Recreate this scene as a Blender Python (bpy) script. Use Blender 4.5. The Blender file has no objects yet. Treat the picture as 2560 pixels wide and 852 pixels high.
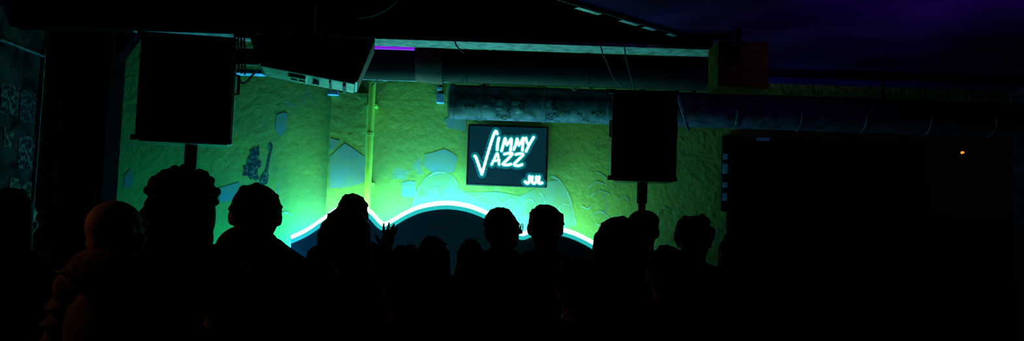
import bpy, bmesh, math, random
import numpy as np
from mathutils import Vector, Matrix
random.seed(7)
scene = bpy.context.scene
try:
    scene.view_settings.view_transform = 'Standard'
except Exception:
    pass

# ------------------------------------------------------------ camera
F = 2200.0
PITCH = math.radians(4.5)
ROLL = math.radians(1.9)
CAM = Vector((0, 0, 1.6))
fw = Vector((0, math.cos(PITCH), math.sin(PITCH)))
r0 = Vector((1, 0, 0)); u0 = Vector((0, -math.sin(PITCH), math.cos(PITCH)))
RT = r0*math.cos(ROLL) + u0*math.sin(ROLL)
UP = -r0*math.sin(ROLL) + u0*math.cos(ROLL)
cd = bpy.data.cameras.new("camera"); cam = bpy.data.objects.new("camera", cd)
scene.collection.objects.link(cam); scene.camera = cam
cd.sensor_width = 36; cd.lens = 36*F/2560; cd.clip_start = 0.05
cam.matrix_world = Matrix(((RT.x, UP.x, -fw.x, 0), (RT.y, UP.y, -fw.y, 0), (RT.z, UP.z, -fw.z, 1.6), (0, 0, 0, 1)))

def at(px, py, Y):
    """survey: world point on the upright plane y=Y that was measured at px,py in the photo"""
    d = fw + RT*((px-1280)/F) + UP*((426-py)/F)
    return CAM + d*(Y/d.y)
def atx(px, py, X):
    d = fw + RT*((px-1280)/F) + UP*((426-py)/F)
    return CAM + d*(X/d.x)

# ------------------------------------------------------------ materials
def mat(name, col, rough=0.7, metal=0.0, col2=None, nscale=8, bump=0.0, bscale=40, spec=0.4, emit=None, estr=0, lo=0.35, hi=0.65, detail=6):
    m = bpy.data.materials.new(name); m.use_nodes = True
    nt = m.node_tree; b = nt.nodes["Principled BSDF"]
    b.inputs["Roughness"].default_value = rough
    b.inputs["Metallic"].default_value = metal
    b.inputs["Specular IOR Level"].default_value = spec
    tc = nt.nodes.new("ShaderNodeTexCoord")
    n = nt.nodes.new("ShaderNodeTexNoise"); n.inputs["Scale"].default_value = nscale; n.inputs["Detail"].default_value = detail
    nt.links.new(tc.outputs["Object"], n.inputs["Vector"])
    cr = nt.nodes.new("ShaderNodeValToRGB")
    c2 = col2 if col2 else tuple(c*0.6 for c in col)
    cr.color_ramp.elements[0].position = lo; cr.color_ramp.elements[1].position = hi
    cr.color_ramp.elements[0].color = (*c2, 1); cr.color_ramp.elements[1].color = (*col, 1)
    nt.links.new(n.outputs["Fac"], cr.inputs["Fac"])
    nt.links.new(cr.outputs["Color"], b.inputs["Base Color"])
    if bump:
        n2 = nt.nodes.new("ShaderNodeTexNoise"); n2.inputs["Scale"].default_value = bscale; n2.inputs["Detail"].default_value = 5
        nt.links.new(tc.outputs["Object"], n2.inputs["Vector"])
        bp = nt.nodes.new("ShaderNodeBump"); bp.inputs["Strength"].default_value = bump; bp.inputs["Distance"].default_value = 0.02
        nt.links.new(n2.outputs["Fac"], bp.inputs["Height"]); nt.links.new(bp.outputs["Normal"], b.inputs["Normal"])
    if emit:
        b.inputs["Emission Color"].default_value = (*emit, 1); b.inputs["Emission Strength"].default_value = estr
    return m

def wall_paint():
    """yellow-olive plaster with grime clouds and small chipped pale spots"""
    m = mat("green_plaster", (0.50, 0.42, 0.048), 0.85, col2=(0.36, 0.32, 0.052), nscale=2.2, bump=0.5, bscale=16, spec=0.15, detail=12, lo=0.3, hi=0.6)
    nt = m.node_tree; b = nt.nodes["Principled BSDF"]
    src = b.inputs["Base Color"].links[0].from_socket
    tc = nt.nodes.new("ShaderNodeTexCoord")
    n = nt.nodes.new("ShaderNodeTexNoise"); n.inputs["Scale"].default_value = 3.4; n.inputs["Detail"].default_value = 9; n.inputs["Distortion"].default_value = 1.2
    nt.links.new(tc.outputs["Object"], n.inputs["Vector"])
    cr = nt.nodes.new("ShaderNodeValToRGB"); cr.color_ramp.elements[0].position = 0.66; cr.color_ramp.elements[1].position = 0.72
    nt.links.new(n.outputs["Fac"], cr.inputs["Fac"])
    mx = nt.nodes.new("ShaderNodeMixRGB"); mx.inputs["Color2"].default_value = (0.36, 0.34, 0.14, 1)
    nt.links.new(cr.outputs["Color"], mx.inputs["Fac"]); nt.links.new(src, mx.inputs["Color1"]); nt.links.new(mx.outputs["Color"], b.inputs["Base Color"])
    return m
M_GREEN = wall_paint()
M_YEL = mat("yellow_green_paint", (0.9, 0.78, 0.05), 0.5, col2=(0.72, 0.62, 0.05))
M_BLUEP = mat("blue_grey_paint", (0.28, 0.31, 0.19), 0.8, col2=(0.36, 0.34, 0.11), nscale=6, detail=10)
M_TEALP = mat("faded_teal_paint", (0.37, 0.36, 0.15), 0.8, col2=(0.40, 0.35, 0.06), nscale=6, detail=10)
M_LINEP = mat("pale_paint_line", (0.60, 0.58, 0.28), 0.7, col2=(0.42, 0.38, 0.08), nscale=16)
M_BLACKP = mat("black_paint", (0.03, 0.035, 0.02), 0.7, col2=(0.20, 0.20, 0.07), nscale=26, lo=0.40, hi=0.5)
M_DARK = mat("black_ceiling_paint", (0.005, 0.005, 0.006), 0.95, bump=0.3, spec=0.02)
M_CEIL = mat("dark_ceiling_plaster", (0.005, 0.005, 0.006), 0.95, bump=0.4, bscale=12, spec=0.02)
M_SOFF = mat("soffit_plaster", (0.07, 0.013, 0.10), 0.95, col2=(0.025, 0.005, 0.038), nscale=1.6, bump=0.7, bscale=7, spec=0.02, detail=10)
M_FLOOR = mat("dark_floor", (0.02, 0.018, 0.016), 0.8, spec=0.1)
M_SIDE = mat("dark_rough_wall", (0.06, 0.057, 0.048), 0.9, col2=(0.008, 0.008, 0.008), nscale=7, bump=0.9, bscale=14, spec=0.05, detail=10)
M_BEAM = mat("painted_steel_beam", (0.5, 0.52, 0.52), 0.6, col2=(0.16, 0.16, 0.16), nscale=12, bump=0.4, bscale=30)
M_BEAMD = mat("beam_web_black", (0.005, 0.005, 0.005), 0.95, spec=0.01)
M_DUCT = mat("dark_metal_duct", (0.014, 0.014, 0.015), 0.7, 0.0, col2=(0.005, 0.005, 0.006), nscale=6, bump=0.1, bscale=12, spec=0.2)
M_DUCT2 = mat("galvanised_duct", (0.14, 0.14, 0.14), 0.6, 0.1, col2=(0.03, 0.03, 0.03), nscale=11, bump=0.1, bscale=12, spec=0.3, detail=10)
M_PIPE = mat("pale_conduit", (0.7, 0.7, 0.7), 0.5, 0.1, col2=(0.3, 0.3, 0.3), nscale=15)
M_COLLAR = mat("pink_grey_collar", (0.36, 0.13, 0.09), 0.7, col2=(0.14, 0.08, 0.07), nscale=5, spec=0.2)
M_SPK = mat("black_speaker_plastic", (0.014, 0.014, 0.015), 0.5, bump=0.2, bscale=90, spec=0.35)
M_GRILL = mat("speaker_grille", (0.005, 0.005, 0.005), 0.7, 0.1, bump=0.6, bscale=200, spec=0.1)
M_PLATE = mat("pale_plate", (0.65, 0.68, 0.7), 0.4, 0.2, col2=(0.25, 0.27, 0.27), nscale=9)
M_METAL = mat("brushed_metal", (0.45, 0.45, 0.46), 0.35, 0.7)
M_BLKMET = mat("black_metal", (0.012, 0.012, 0.012), 0.6, 0.2, spec=0.15)
M_WOOD = mat("brown_wood", (0.10, 0.075, 0.010), 0.9, col2=(0.035, 0.027, 0.004), nscale=14, bump=0.3, bscale=40, spec=0.02)
M_CABLE = mat("black_rubber_cable", (0.01, 0.01, 0.01), 0.6)
M_CABLEG = mat("grey_cable", (0.25, 0.25, 0.25), 0.6)
M_PANEL = mat("dark_grey_panel", (0.10, 0.12, 0.13), 0.85, col2=(0.075, 0.09, 0.10), nscale=5, spec=0.05)
M_LED = mat("led_core", (0.8, 1, 0.95), 0.5, emit=(0.18, 1.0, 0.86), estr=38)
M_LEDBLOOM = mat("led_bloom_strip", (0.1, 0.9, 0.8), 0.5, emit=(0.03, 0.80, 0.74), estr=0.65)  # cyan emission that imitates the bloom around the LED core
M_TV = mat("tv_bezel", (0.01, 0.01, 0.01), 0.35, spec=0.2)
M_SCREEN = mat("screen_glow", (0.01, 0.01, 0.012), 0.5, emit=(0.02, 0.45, 0.60), estr=0.042, spec=0.1)
M_TEXT = mat("screen_lettering_glow", (0.7, 0.9, 0.9), 0.5, emit=(0.62, 1.0, 1.0), estr=1.9)
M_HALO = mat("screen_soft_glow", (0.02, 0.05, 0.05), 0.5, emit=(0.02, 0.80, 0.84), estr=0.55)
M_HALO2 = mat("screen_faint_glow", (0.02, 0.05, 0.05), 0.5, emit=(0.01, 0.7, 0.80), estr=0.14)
M_UV = mat("violet_tube", (0.3, 0.1, 0.8), 0.5, emit=(0.25, 0.01, 0.75), estr=0.9)
M_AMBER = mat("amber_lens", (0.8, 0.3, 0.05), 0.4, emit=(1.0, 0.35, 0.03), estr=1.0)
M_BOARD = mat("black_board", (0.008, 0.009, 0.008), 0.9, spec=0.03)
M_STICK = mat("sticker_paper", (0.32, 0.32, 0.30), 0.6, col2=(0.1, 0.1, 0.1), nscale=20)
M_SHADE = mat("enamel_shade", (0.015, 0.015, 0.02), 0.45, spec=0.3)
POSTM = [mat("poster_paper_a", (0.20, 0.20, 0.17), 0.8, col2=(0.012, 0.012, 0.012), nscale=28, lo=0.45, hi=0.65, spec=0.1),
         mat("poster_paper_b", (0.11, 0.12, 0.12), 0.8, col2=(0.012, 0.012, 0.012), nscale=34, lo=0.45, hi=0.65, spec=0.1),
         mat("poster_paper_c", (0.22, 0.20, 0.09), 0.8, col2=(0.014, 0.014, 0.014), nscale=23, lo=0.45, hi=0.65, spec=0.1)]

# ------------------------------------------------------------ object helpers
def link(name, me, loc=(0, 0, 0)):
    o = bpy.data.objects.new(name, me); o.location = loc
    scene.collection.objects.link(o); return o
def meta(o, label, cat, group=None):
    o["label"] = label; o["category"] = cat
    if group: o["group"] = group
    return o
def structure(o):
    o["kind"] = "structure"; return o
def wm(o):
    return o.matrix_basis if o.parent is None else wm(o.parent) @ o.matrix_parent_inverse @ o.matrix_basis
def adopt(p, *cs):
    for c in cs:
        c.parent = p; c.matrix_parent_inverse = wm(p).inverted()
    return p
def empty(name, loc):
    o = bpy.data.objects.new(name, None); o.location = loc; o.empty_display_size = 0.1
    scene.collection.objects.link(o); return o
def smooth(me, on=True):
    for p in me.polygons: p.use_smooth = on
def finish(bm, name, m, sm=False, bev=0.0):
    if bev:
        bmesh.ops.bevel(bm, geom=bm.edges[:], offset=bev, segments=2, affect='EDGES', profile=0.5)
    bmesh.ops.recalc_face_normals(bm, faces=bm.faces[:])
    vs = [v.co for v in bm.verts]
    c = Vector([(min(v[i] for v in vs)+max(v[i] for v in vs))/2 for i in range(3)])
    bmesh.ops.translate(bm, verts=bm.verts[:], vec=-c)
    me = bpy.data.meshes.new(name); bm.to_mesh(me); bm.free()
    me.materials.append(m); smooth(me, sm)
    if sm:
        try: me.set_sharp_from_angle(angle=math.radians(40))
        except Exception: pass
    return link(name, me, c)
def box(name, x0, x1, y0, y1, z0, z1, m, bev=0.0):
    bm = bmesh.new(); bmesh.ops.create_cube(bm, size=1)
    for v in bm.verts:
        v.co = Vector(((x0+x1)/2+v.co.x*(x1-x0), (y0+y1)/2+v.co.y*(y1-y0), (z0+z1)/2+v.co.z*(z1-z0)))
    return finish(bm, name, m, bev=bev)
def hexa(name, front, back, m, bev=0.0):
    bm = bmesh.new()
    a = [bm.verts.new(p) for p in front]; b = [bm.verts.new(p) for p in back]
    bm.faces.new(a); bm.faces.new(b[::-1])
    for i in range(4):
        j = (i+1) % 4; bm.faces.new((a[j], a[i], b[i], b[j]))
    return finish(bm, name, m, bev=bev)
def extrude_poly(name, pts, vec, m):
    bm = bmesh.new()
    a = [bm.verts.new(p) for p in pts]; b = [bm.verts.new(Vector(p)+Vector(vec)) for p in pts]
    bm.faces.new(a); bm.faces.new(b[::-1])
    n = len(a)
    for i in range(n):
        j = (i+1) % n; bm.faces.new((a[j], a[i], b[i], b[j]))
    return finish(bm, name, m)
def crom(pts, sub=6):
    pts = [Vector(p) for p in pts]; out = []
    for i in range(len(pts)-1):
        p0 = pts[max(i-1, 0)]; p1 = pts[i]; p2 = pts[i+1]; p3 = pts[min(i+2, len(pts)-1)]
        for k in range(sub):
            t = k/sub
            out.append(0.5*((2*p1)+(p2-p0)*t+(2*p0-5*p1+4*p2-p3)*t*t+(-p0+3*p1-3*p2+p3)*t**3))
    out.append(pts[-1]); return out
def sweep(bm, pts, r, seg=8, flat=1.0):
    rings = []
    for i, p in enumerate(pts):
        t = (pts[min(i+1, len(pts)-1)]-pts[max(i-1, 0)]).normalized()
        a = Vector((0, 1, 0)) if abs(t.y) < 0.9 else Vector((1, 0, 0))
        u = t.cross(a).normalized(); w = u.cross(t).normalized()
        rings.append([bm.verts.new(p+u*math.cos(2*math.pi*k/seg)*r+w*math.sin(2*math.pi*k/seg)*r*flat) for k in range(seg)])
    for a, b in zip(rings, rings[1:]):
        for k in range(seg):
            bm.faces.new((a[k], a[(k+1) % seg], b[(k+1) % seg], b[k]))
    bm.faces.new(rings[0][::-1]); bm.faces.new(rings[-1])
def tube(name, pts, r, m, curve=True, seg=8, flat=1.0, sub=6):
    bm = bmesh.new(); sweep(bm, crom(pts, sub) if curve else [Vector(p) for p in pts], r, seg, flat)
    return finish(bm, name, m, sm=True)
def lathe(name, origin, axis, prof, m, seg=32):
    axis = Vector(axis).normalized(); origin = Vector(origin)
    a = Vector((0, 0, 1)) if abs(axis.z) < 0.9 else Vector((1, 0, 0))
    u = axis.cross(a).normalized(); w = axis.cross(u)
    bm = bmesh.new(); rings = []
    for s, r in prof:
        rings.append([bm.verts.new(origin+axis*s+(u*math.cos(2*math.pi*k/seg)+w*math.sin(2*math.pi*k/seg))*max(r, 1e-4)) for k in range(seg)])
    for p, q in zip(rings, rings[1:]):
        for k in range(seg):
            bm.faces.new((p[k], p[(k+1) % seg], q[(k+1) % seg], q[k]))
    bm.faces.new(rings[0][::-1]); bm.faces.new(rings[-1])
    return finish(bm, name, m, sm=True)

# ------------------------------------------------------------ room shell
XL, XR, YB, ZC, ZS = -4.12, 5.12, 9.0, 3.75, 3.3
structure(box("floor", XL-0.2, XR+0.2, -2.2, YB+0.2, -0.15, 0, M_FLOOR))
structure(box("ceiling", XL-0.2, XR+0.2, -2.2, YB+0.2, ZC, ZC+0.15, M_CEIL))
structure(box("wall_back", XL-0.2, XR+0.2, YB, YB+0.2, 0, ZC, M_GREEN))
structure(box("wall_left", XL-0.2, XL, -2.2, YB, 0, ZC, M_SIDE))
structure(box("wall_right", XR, XR+0.2, -2.2, YB, 0, ZC, M_SIDE))
structure(box("wall_front", XL-0.2, XR+0.2, -2.2, -2.0, 0, ZC, M_DARK))
pa = at(824, 300, YB-0.1); pb = at(918, 300, YB-0.1)
structure(box("trim_1", pa.x, pb.x, YB-0.10, YB, 0, 3.05, M_GREEN, 0.01))
wx = at(1815, 560, YB).x; wz = at(2100, 538, YB).z
structure(box("added_dark_panel", wx, XR-0.001, YB-0.06, YB, 0, wz, M_BOARD, 0.005))  # black panel added to keep the lower right wall dark
st = box("stage_platform", XL+0.02, 2.1, 7.5, YB-0.002, 0, 0.4, M_DARK, 0.01)
meta(st, "low black stage platform along the green wall", "stage")
c0 = at(172, 300, 7.9); c1 = at(280, 300, 7.9)
structure(box("trim_2", c0.x, c1.x, 7.8, 8.1, 0, ZC, M_DARK))
g = [at(270, 70, 7.9), at(348, 72, 7.9), at(284, 158, 7.9), at(270, 158, 7.9)]
structure(extrude_poly("trim_3", g, (0, 0.15, 0), M_DARK))
e0 = Vector((-0.85, 4.98, ZS)); e1 = Vector((1.62, 7.2, ZS))
structure(extrude_poly("trim_4", [e0, e1, (1.62, YB-0.001, ZS), (XR-0.001, YB-0.001, ZS), (XR-0.001, 0.5, ZS), (-0.85, 0.5, ZS)], (0, 0, ZC-ZS-0.001), M_SOFF))
dv = (e1-e0).normalized(); nv = Vector((-dv.y, dv.x, 0))
ea = e0+nv*0.002; eb = e1+nv*0.002
def strip(name, a, b, z0, z1, t, m, bev=0.0):
    f = [a+Vector((0, 0, z0)), b+Vector((0, 0, z0)), b+Vector((0, 0, z1)), a+Vector((0, 0, z1))]
    return hexa(name, f, [p+nv*t for p in f], m, bev)
ang = strip("edge_profile", ea, eb, -0.03, 0.08, 0.012, M_DUCT)
pls = []
for s0, s1, h in ((0.525, 0.60, 0.05), (0.67, 0.73, 0.030), (0.75, 0.79, 0.008), (0.84, 0.87, 0.008)):
    pls.append(strip("metal_plate", ea.lerp(eb, s0)+nv*0.012, ea.lerp(eb, s1)+nv*0.012, -0.035, -0.035+h, 0.05, M_PLATE, 0.002))
e = empty("soffit_edge_rail", ea.lerp(eb, 0.5)); adopt(e, ang, *pls)
meta(e, "dark metal edge rail of the ceiling soffit with shiny plates", "ceiling rail")

# ------------------------------------------------------------ beams, ducts
zb = at(1350, 112, 7.0).z
bxl = at(332, 72, 7.0).x
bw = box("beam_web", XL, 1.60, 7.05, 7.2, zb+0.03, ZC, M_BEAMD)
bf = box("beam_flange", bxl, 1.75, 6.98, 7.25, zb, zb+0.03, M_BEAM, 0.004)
be = empty("ceiling_beam", (0.5, 7.12, zb)); adopt(be, bw, bf)
meta(be, "black steel ceiling beam with lit pale lower flange", "beam")

def duct_profile(L, r, pitch=0.9):
    prof = [(0, r*0.2), (0, r)]; s = pitch/2
    while s < L-0.05:
        prof += [(s-0.02, r), (s-0.015, r+0.008), (s+0.015, r+0.008), (s+0.02, r)]; s += pitch
    return prof+[(L, r), (L, r*0.2)]
y1 = 7.9
zc1 = at(1300, 170, y1).z
d1 = lathe("duct_body", (-2.1, y1, zc1), (1, 0, 0), duct_profile(3.95, 0.15, 1.1), M_DUCT, 48)
xa = at(1042, 155, y1).x; xb = at(1108, 160, y1).x
d1c = lathe("duct_collar", (xa, y1, zc1), (1, 0, 0), [(0, 0.12), (0.0, 0.153), (0.05, 0.158), (xb-xa-0.03, 0.172), (xb-xa, 0.172), (xb-xa, 0.12)], M_COLLAR, 48)
hs = [box("hanger_strap", x-0.015, x+0.015, y1-0.005, y1+0.005, zc1+0.1, ZC, M_BLKMET) for x in (-1.9, -0.2, 1.5)]
e = empty("ventilation_duct", (0, y1, zc1)); adopt(e, d1, d1c, *hs)
d1c["label"] = "pinkish flared duct collar"
meta(e, "dark round metal ventilation duct below ceiling beam", "duct")
t0 = at(915, 118, 7.6); t1 = at(1036, 123, 7.6); t1.z = t0.z
lt = tube("lamp_tube", [t0, t1], 0.015, M_UV, curve=False, seg=12)
lb = box("lamp_housing", t0.x-0.03, t1.x+0.03, 7.585, 7.615, t0.z+0.014, t0.z+0.06, M_BLKMET, 0.004)
lh = box("hanger_strap", t0.x+0.1, t0.x+0.12, 7.59, 7.61, t0.z+0.05, ZC, M_BLKMET)
e = empty("tube_lamp", (t0+t1)/2); adopt(e, lt, lb, lh)
meta(e, "glowing violet fluorescent tube above the dark duct", "lamp")
zt = at(1350, 208, 8.35).z
tr = box("tray_rail", at(590, 190, 8.35).x, at(1778, 215, 8.35).x, 8.28, 8.42, zt-0.012, zt+0.03, M_PIPE, 0.006)
tb = []
for i in range(9):
    x = at(700+i*130, 200, 8.35).x
    tb.append(box("tray_clamp", x-0.02, x+0.02, 8.27, 8.43, zt-0.022, zt+0.04, M_METAL, 0.003))
for x in (-1.8, 0.2, 1.55):
    tb.append(box("hanger_strap", x-0.01, x+0.01, 8.345, 8.355, zt+0.02, ZC, M_BLKMET))
e = empty("cable_tray", (0, 8.35, zt)); adopt(e, tr, *tb)
meta(e, "pale narrow metal cable tray under the dark duct", "cable tray")
y2 = 8.5; zc2 = at(1330, 261, y2).z; xs = at(1121, 260, y2).x
d2 = lathe("duct_body", (xs, y2, zc2), (1, 0, 0), [(0, 0.03), (0.0, 0.14), (0.02, 0.175), (0.06, 0.175), (0.065, 0.168)]+[q for q in duct_profile(XR-0.02-xs, 0.168, 0.62)[2:]], M_DUCT2, 48)
stk = []
for i in range(38):
    a = math.radians(random.uniform(165, 255)); x = xs+0.12+random.random()*1.45; w = random.uniform(0.03, 0.08); h = random.uniform(0.15, 0.35)
    bm = bmesh.new(); n = 4; A = []; B = []
    for k in range(n+1):
        aa = a+h*k/n; p = Vector((0, math.cos(aa)*0.1705, math.sin(aa)*0.1705))+Vector((0, y2, zc2))
        A.append(bm.verts.new(p+Vector((x, 0, 0)))); B.append(bm.verts.new(p+Vector((x+w, 0, 0))))
    for k in range(n): bm.faces.new((A[k], A[k+1], B[k+1], B[k]))
    stk.append(finish(bm, "sticker", random.choice([M_STICK, POSTM[0], POSTM[1], POSTM[2]]), True))
hs = [box("hanger_strap", x-0.015, x+0.015, y2-0.005, y2+0.005, zc2+0.12, ZC if x < 1.5 else ZS, M_BLKMET) for x in (-0.3, 1.75, 3.6)]
e = empty("stickered_duct", (0, y2, zc2)); adopt(e, d2, *stk, *hs)
meta(e, "round galvanised duct covered in stickers above the screen", "duct")
a = at(1689, 224, 8.25); b = at(1722, 326, 8.25)
o = box("brace_strap", -0.012, 0.012, -0.004, 0.004, -(a-b).length/2, (a-b).length/2, M_PIPE)
o.location = (a+b)/2; o.rotation_euler = (0, math.atan2(a.x-b.x, a.z-b.z), 0)
meta(o, "thin pale slanting metal strap beside the duct", "strap")
xp = at(927, 330, 8.86).x
vp = lathe("pipe_body", (xp, 8.83, 0.4), (0, 0, 1), [(0, 0.02), (0, 0.034), (1.0, 0.034), (1.0, 0.042), (1.05, 0.042), (1.05, 0.034), (2.2, 0.034), (2.2, 0.040), (2.23, 0.040), (2.23, 0.034), (2.75, 0.034), (2.75, 0.02)], M_YEL, 24)
cp = [box("pipe_clamp", xp-0.045, xp+0.045, 8.865, 9.0, z, z+0.03, M_YEL, 0.003) for z in (1.1, 2.1, 2.9)]
e = empty("wall_pipe", (xp, 8.83, 0.4)); adopt(e, vp, *cp)
meta(e, "vertical yellow-green painted pipe clamped to the wall", "pipe")
def jbox(px, py, w, h, cat_label):
    p = at(px, py, 8.96)
    y = 8.93 if w < 0.1 else 8.84
    b1 = box("box_body", p.x-w/2, p.x+w/2, y, YB-0.001 if w < 0.1 else 8.899, p.z-h/2, p.z+h/2, M_PIPE, 0.006)
    b2 = box("box_lid", p.x-w/2+0.006, p.x+w/2-0.006, y-0.008, y, p.z-h/2+0.006, p.z+h/2-0.006, M_STICK, 0.002)
    e = empty("junction_box", (p.x, YB, p.z)); adopt(e, b1, b2); meta(e, cat_label, "junction box")
jbox(1101, 246, 0.08, 0.10, "small grey junction box on the green wall")
jbox(838, 236, 0.11, 0.05, "flat grey junction box on the pilaster")
jbox(1100, 222, 0.05, 0.04, "tiny square cable box on the green wall")

# ------------------------------------------------------------ wall paintings
def flat_poly(name, pts, Y, m):
    bm = bmesh.new(); vs = [bm.verts.new(at(x, y, Y)) for x, y in pts]; bm.faces.new(vs)
    return finish(bm, name, m)
def ribbon(pts, Y, w):
    bm = bmesh.new()
    P = crom([at(x, y, Y) for x, y in pts], 6); L = []; R = []
    for i, p in enumerate(P):
        t = (P[min(i+1, len(P)-1)]-P[max(i-1, 0)]).normalized(); n = Vector((-t.z, 0, t.x))
        ww = w*(0.35+0.65*abs(math.sin(math.pi*(0.15+2.3*i/len(P)))))
        L.append(bm.verts.new(p+n*ww)); R.append(bm.verts.new(p-n*ww))
    for i in range(len(P)-1): bm.faces.new((L[i], L[i+1], R[i+1], R[i]))
    return finish(bm, "mural_line", M_LINEP)
YM = YB-0.004
for pl in [[(692, 287), (706, 281), (720, 283), (716, 300), (718, 320), (700, 345), (694, 330), (688, 325)],
           [(1003, 457), (1020, 452), (1038, 453), (1042, 490), (1022, 494), (1004, 490)], [(1063, 385), (1085, 380), (1110, 372), (1130, 381), (1143, 392), (1135, 430), (1085, 437), (1072, 425), (1060, 415)],
           [(312, 440), (320, 428), (330, 422), (336, 450), (325, 470), (310, 468)], [(1110, 300), (1122, 290), (1150, 262), (1166, 280), (1166, 330), (1120, 320)],
           [(545, 470), (600, 455), (590, 500), (550, 505)]]:
    meta(flat_poly("painted_patch", pl, YM, M_BLUEP), "faded blue-grey angular paint patch on the green wall", "wall painting", "painted patches")
for pl in [[(826, 345), (852, 352), (826, 380)], [(824, 392), (845, 372), (862, 358), (890, 376), (912, 392), (912, 455), (870, 468), (824, 470)]]:
    meta(flat_poly("painted_patch", pl, YB-0.104, M_BLUEP), "blue-grey angular paint patch on the pilaster", "wall painting", "painted patches")
arch = flat_poly("mural_fill", [(1028, 545), (1036, 500), (1052, 462), (1075, 438), (1103, 430), (1130, 440), (1150, 470), (1164, 480), (1250, 480), (1300, 490), (1378, 450), (1400, 452), (1418, 480), (1430, 515), (1440, 565), (1300, 600), (1100, 560)], YB-0.003, M_TEALP)
rb = [ribbon(r, YB-0.006, 0.009) for r in [[(1028, 540), (1036, 500), (1052, 462), (1075, 438), (1103, 430), (1130, 440), (1145, 462)],
          [(1378, 440), (1400, 452), (1418, 480), (1430, 515), (1440, 560)], [(1160, 485), (1185, 494), (1208, 488)],
          [(1255, 530), (1262, 505), (1285, 498), (1300, 515), (1322, 498), (1338, 510), (1340, 535)],
          [(1395, 525), (1405, 512), (1425, 512)], [(1470, 470), (1490, 455), (1515, 462)], [(1475, 490), (1500, 478), (1525, 486)],
          [(1480, 540), (1500, 528), (1522, 545), (1512, 565), (1490, 560)], [(1535, 560), (1550, 545), (1566, 556)],
          [(1490, 430), (1510, 440), (1512, 455)], [(1545, 500), (1560, 490), (1575, 505)], [(1240, 480), (1245, 500), (1262, 520)],
          [(1640, 545), (1655, 520), (1675, 525)], [(1350, 480), (1362, 500), (1360, 520)],
          [(1455, 515), (1470, 522), (1480, 512)], [(700, 545), (712, 530), (730, 540)], [(1050, 520), (1060, 490), (1085, 470), (1110, 470)]]]
e = empty("painted_mural", (0, YB, 2.0)); adopt(e, arch, *rb)
meta(e, "pale line mural of arches and swirls on the green wall", "wall painting")
o = flat_poly("painted_guitar", [(636, 365), (641, 371), (648, 362), (649, 385), (646, 398), (654, 404), (653, 416), (646, 420), (643, 432), (648, 446), (640, 452), (632, 446), (626, 449), (618, 438), (606, 440), (611, 425), (607, 415), (616, 414), (619, 396), (626, 388), (624, 376), (630, 374)], YM, M_BLACKP)
meta(o, "black painted electric guitar with flame-like body on the wall", "wall painting")
o = flat_poly("painted_guitar", [(672, 360), (679, 357), (682, 366), (678, 380), (674, 402), (670, 425), (672, 440), (668, 458), (655, 464), (648, 455), (652, 440), (660, 432), (665, 420), (669, 400), (673, 378)], YM, M_BLACKP)
meta(o, "dark painted slim guitar with long neck", "wall painting")

# ------------------------------------------------------------ wave panel with LED line
YP = 8.62
top = crom([at(x, y, YP) for x, y in [(728, 600), (770, 580), (815, 549), (850, 526), (885, 516), (920, 533), (947, 561), (962, 567), (985, 556), (1020, 536), (1060, 521), (1112, 514), (1160, 519), (1200, 532), (1240, 552), (1280, 578), (1305, 591), (1330, 583), (1360, 577), (1395, 579), (1430, 588), (1465, 604), (1494, 621)]], 5)
out = [Vector((p.x, YP, p.z)) for p in top]
pan = extrude_poly("panel_board", out+[Vector((out[-1].x, YP, 0.4)), Vector((out[0].x, YP, 0.4))], (0, 0.05, 0), M_PANEL)
led = tube("led_core", [p+Vector((0, 0.025, 0.022)) for p in out], 0.026, M_LED, curve=False, seg=12)
led["label"] = "glowing cyan-white light line following the wavy edge"
blm = tube("led_bloom_strip", [p+Vector((0, -0.006, -0.014)) for p in out], 0.020, M_LEDBLOOM, curve=False, seg=10, flat=0.3)  # glowing ribbon below the core, a painted cyan fringe of bloom
ft = [box("support_foot", x-0.03, x+0.03, YP+0.05, YP+0.3, 0.4, 0.46, M_BLKMET, 0.004) for x in (-1.8, -0.6, 0.6)]
e = empty("wave_backdrop", (-0.7, YP, 0.4)); adopt(e, pan, led, blm, *ft)
meta(e, "dark wave-shaped stage panel edged with glowing cyan light strip", "stage panel")

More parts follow.
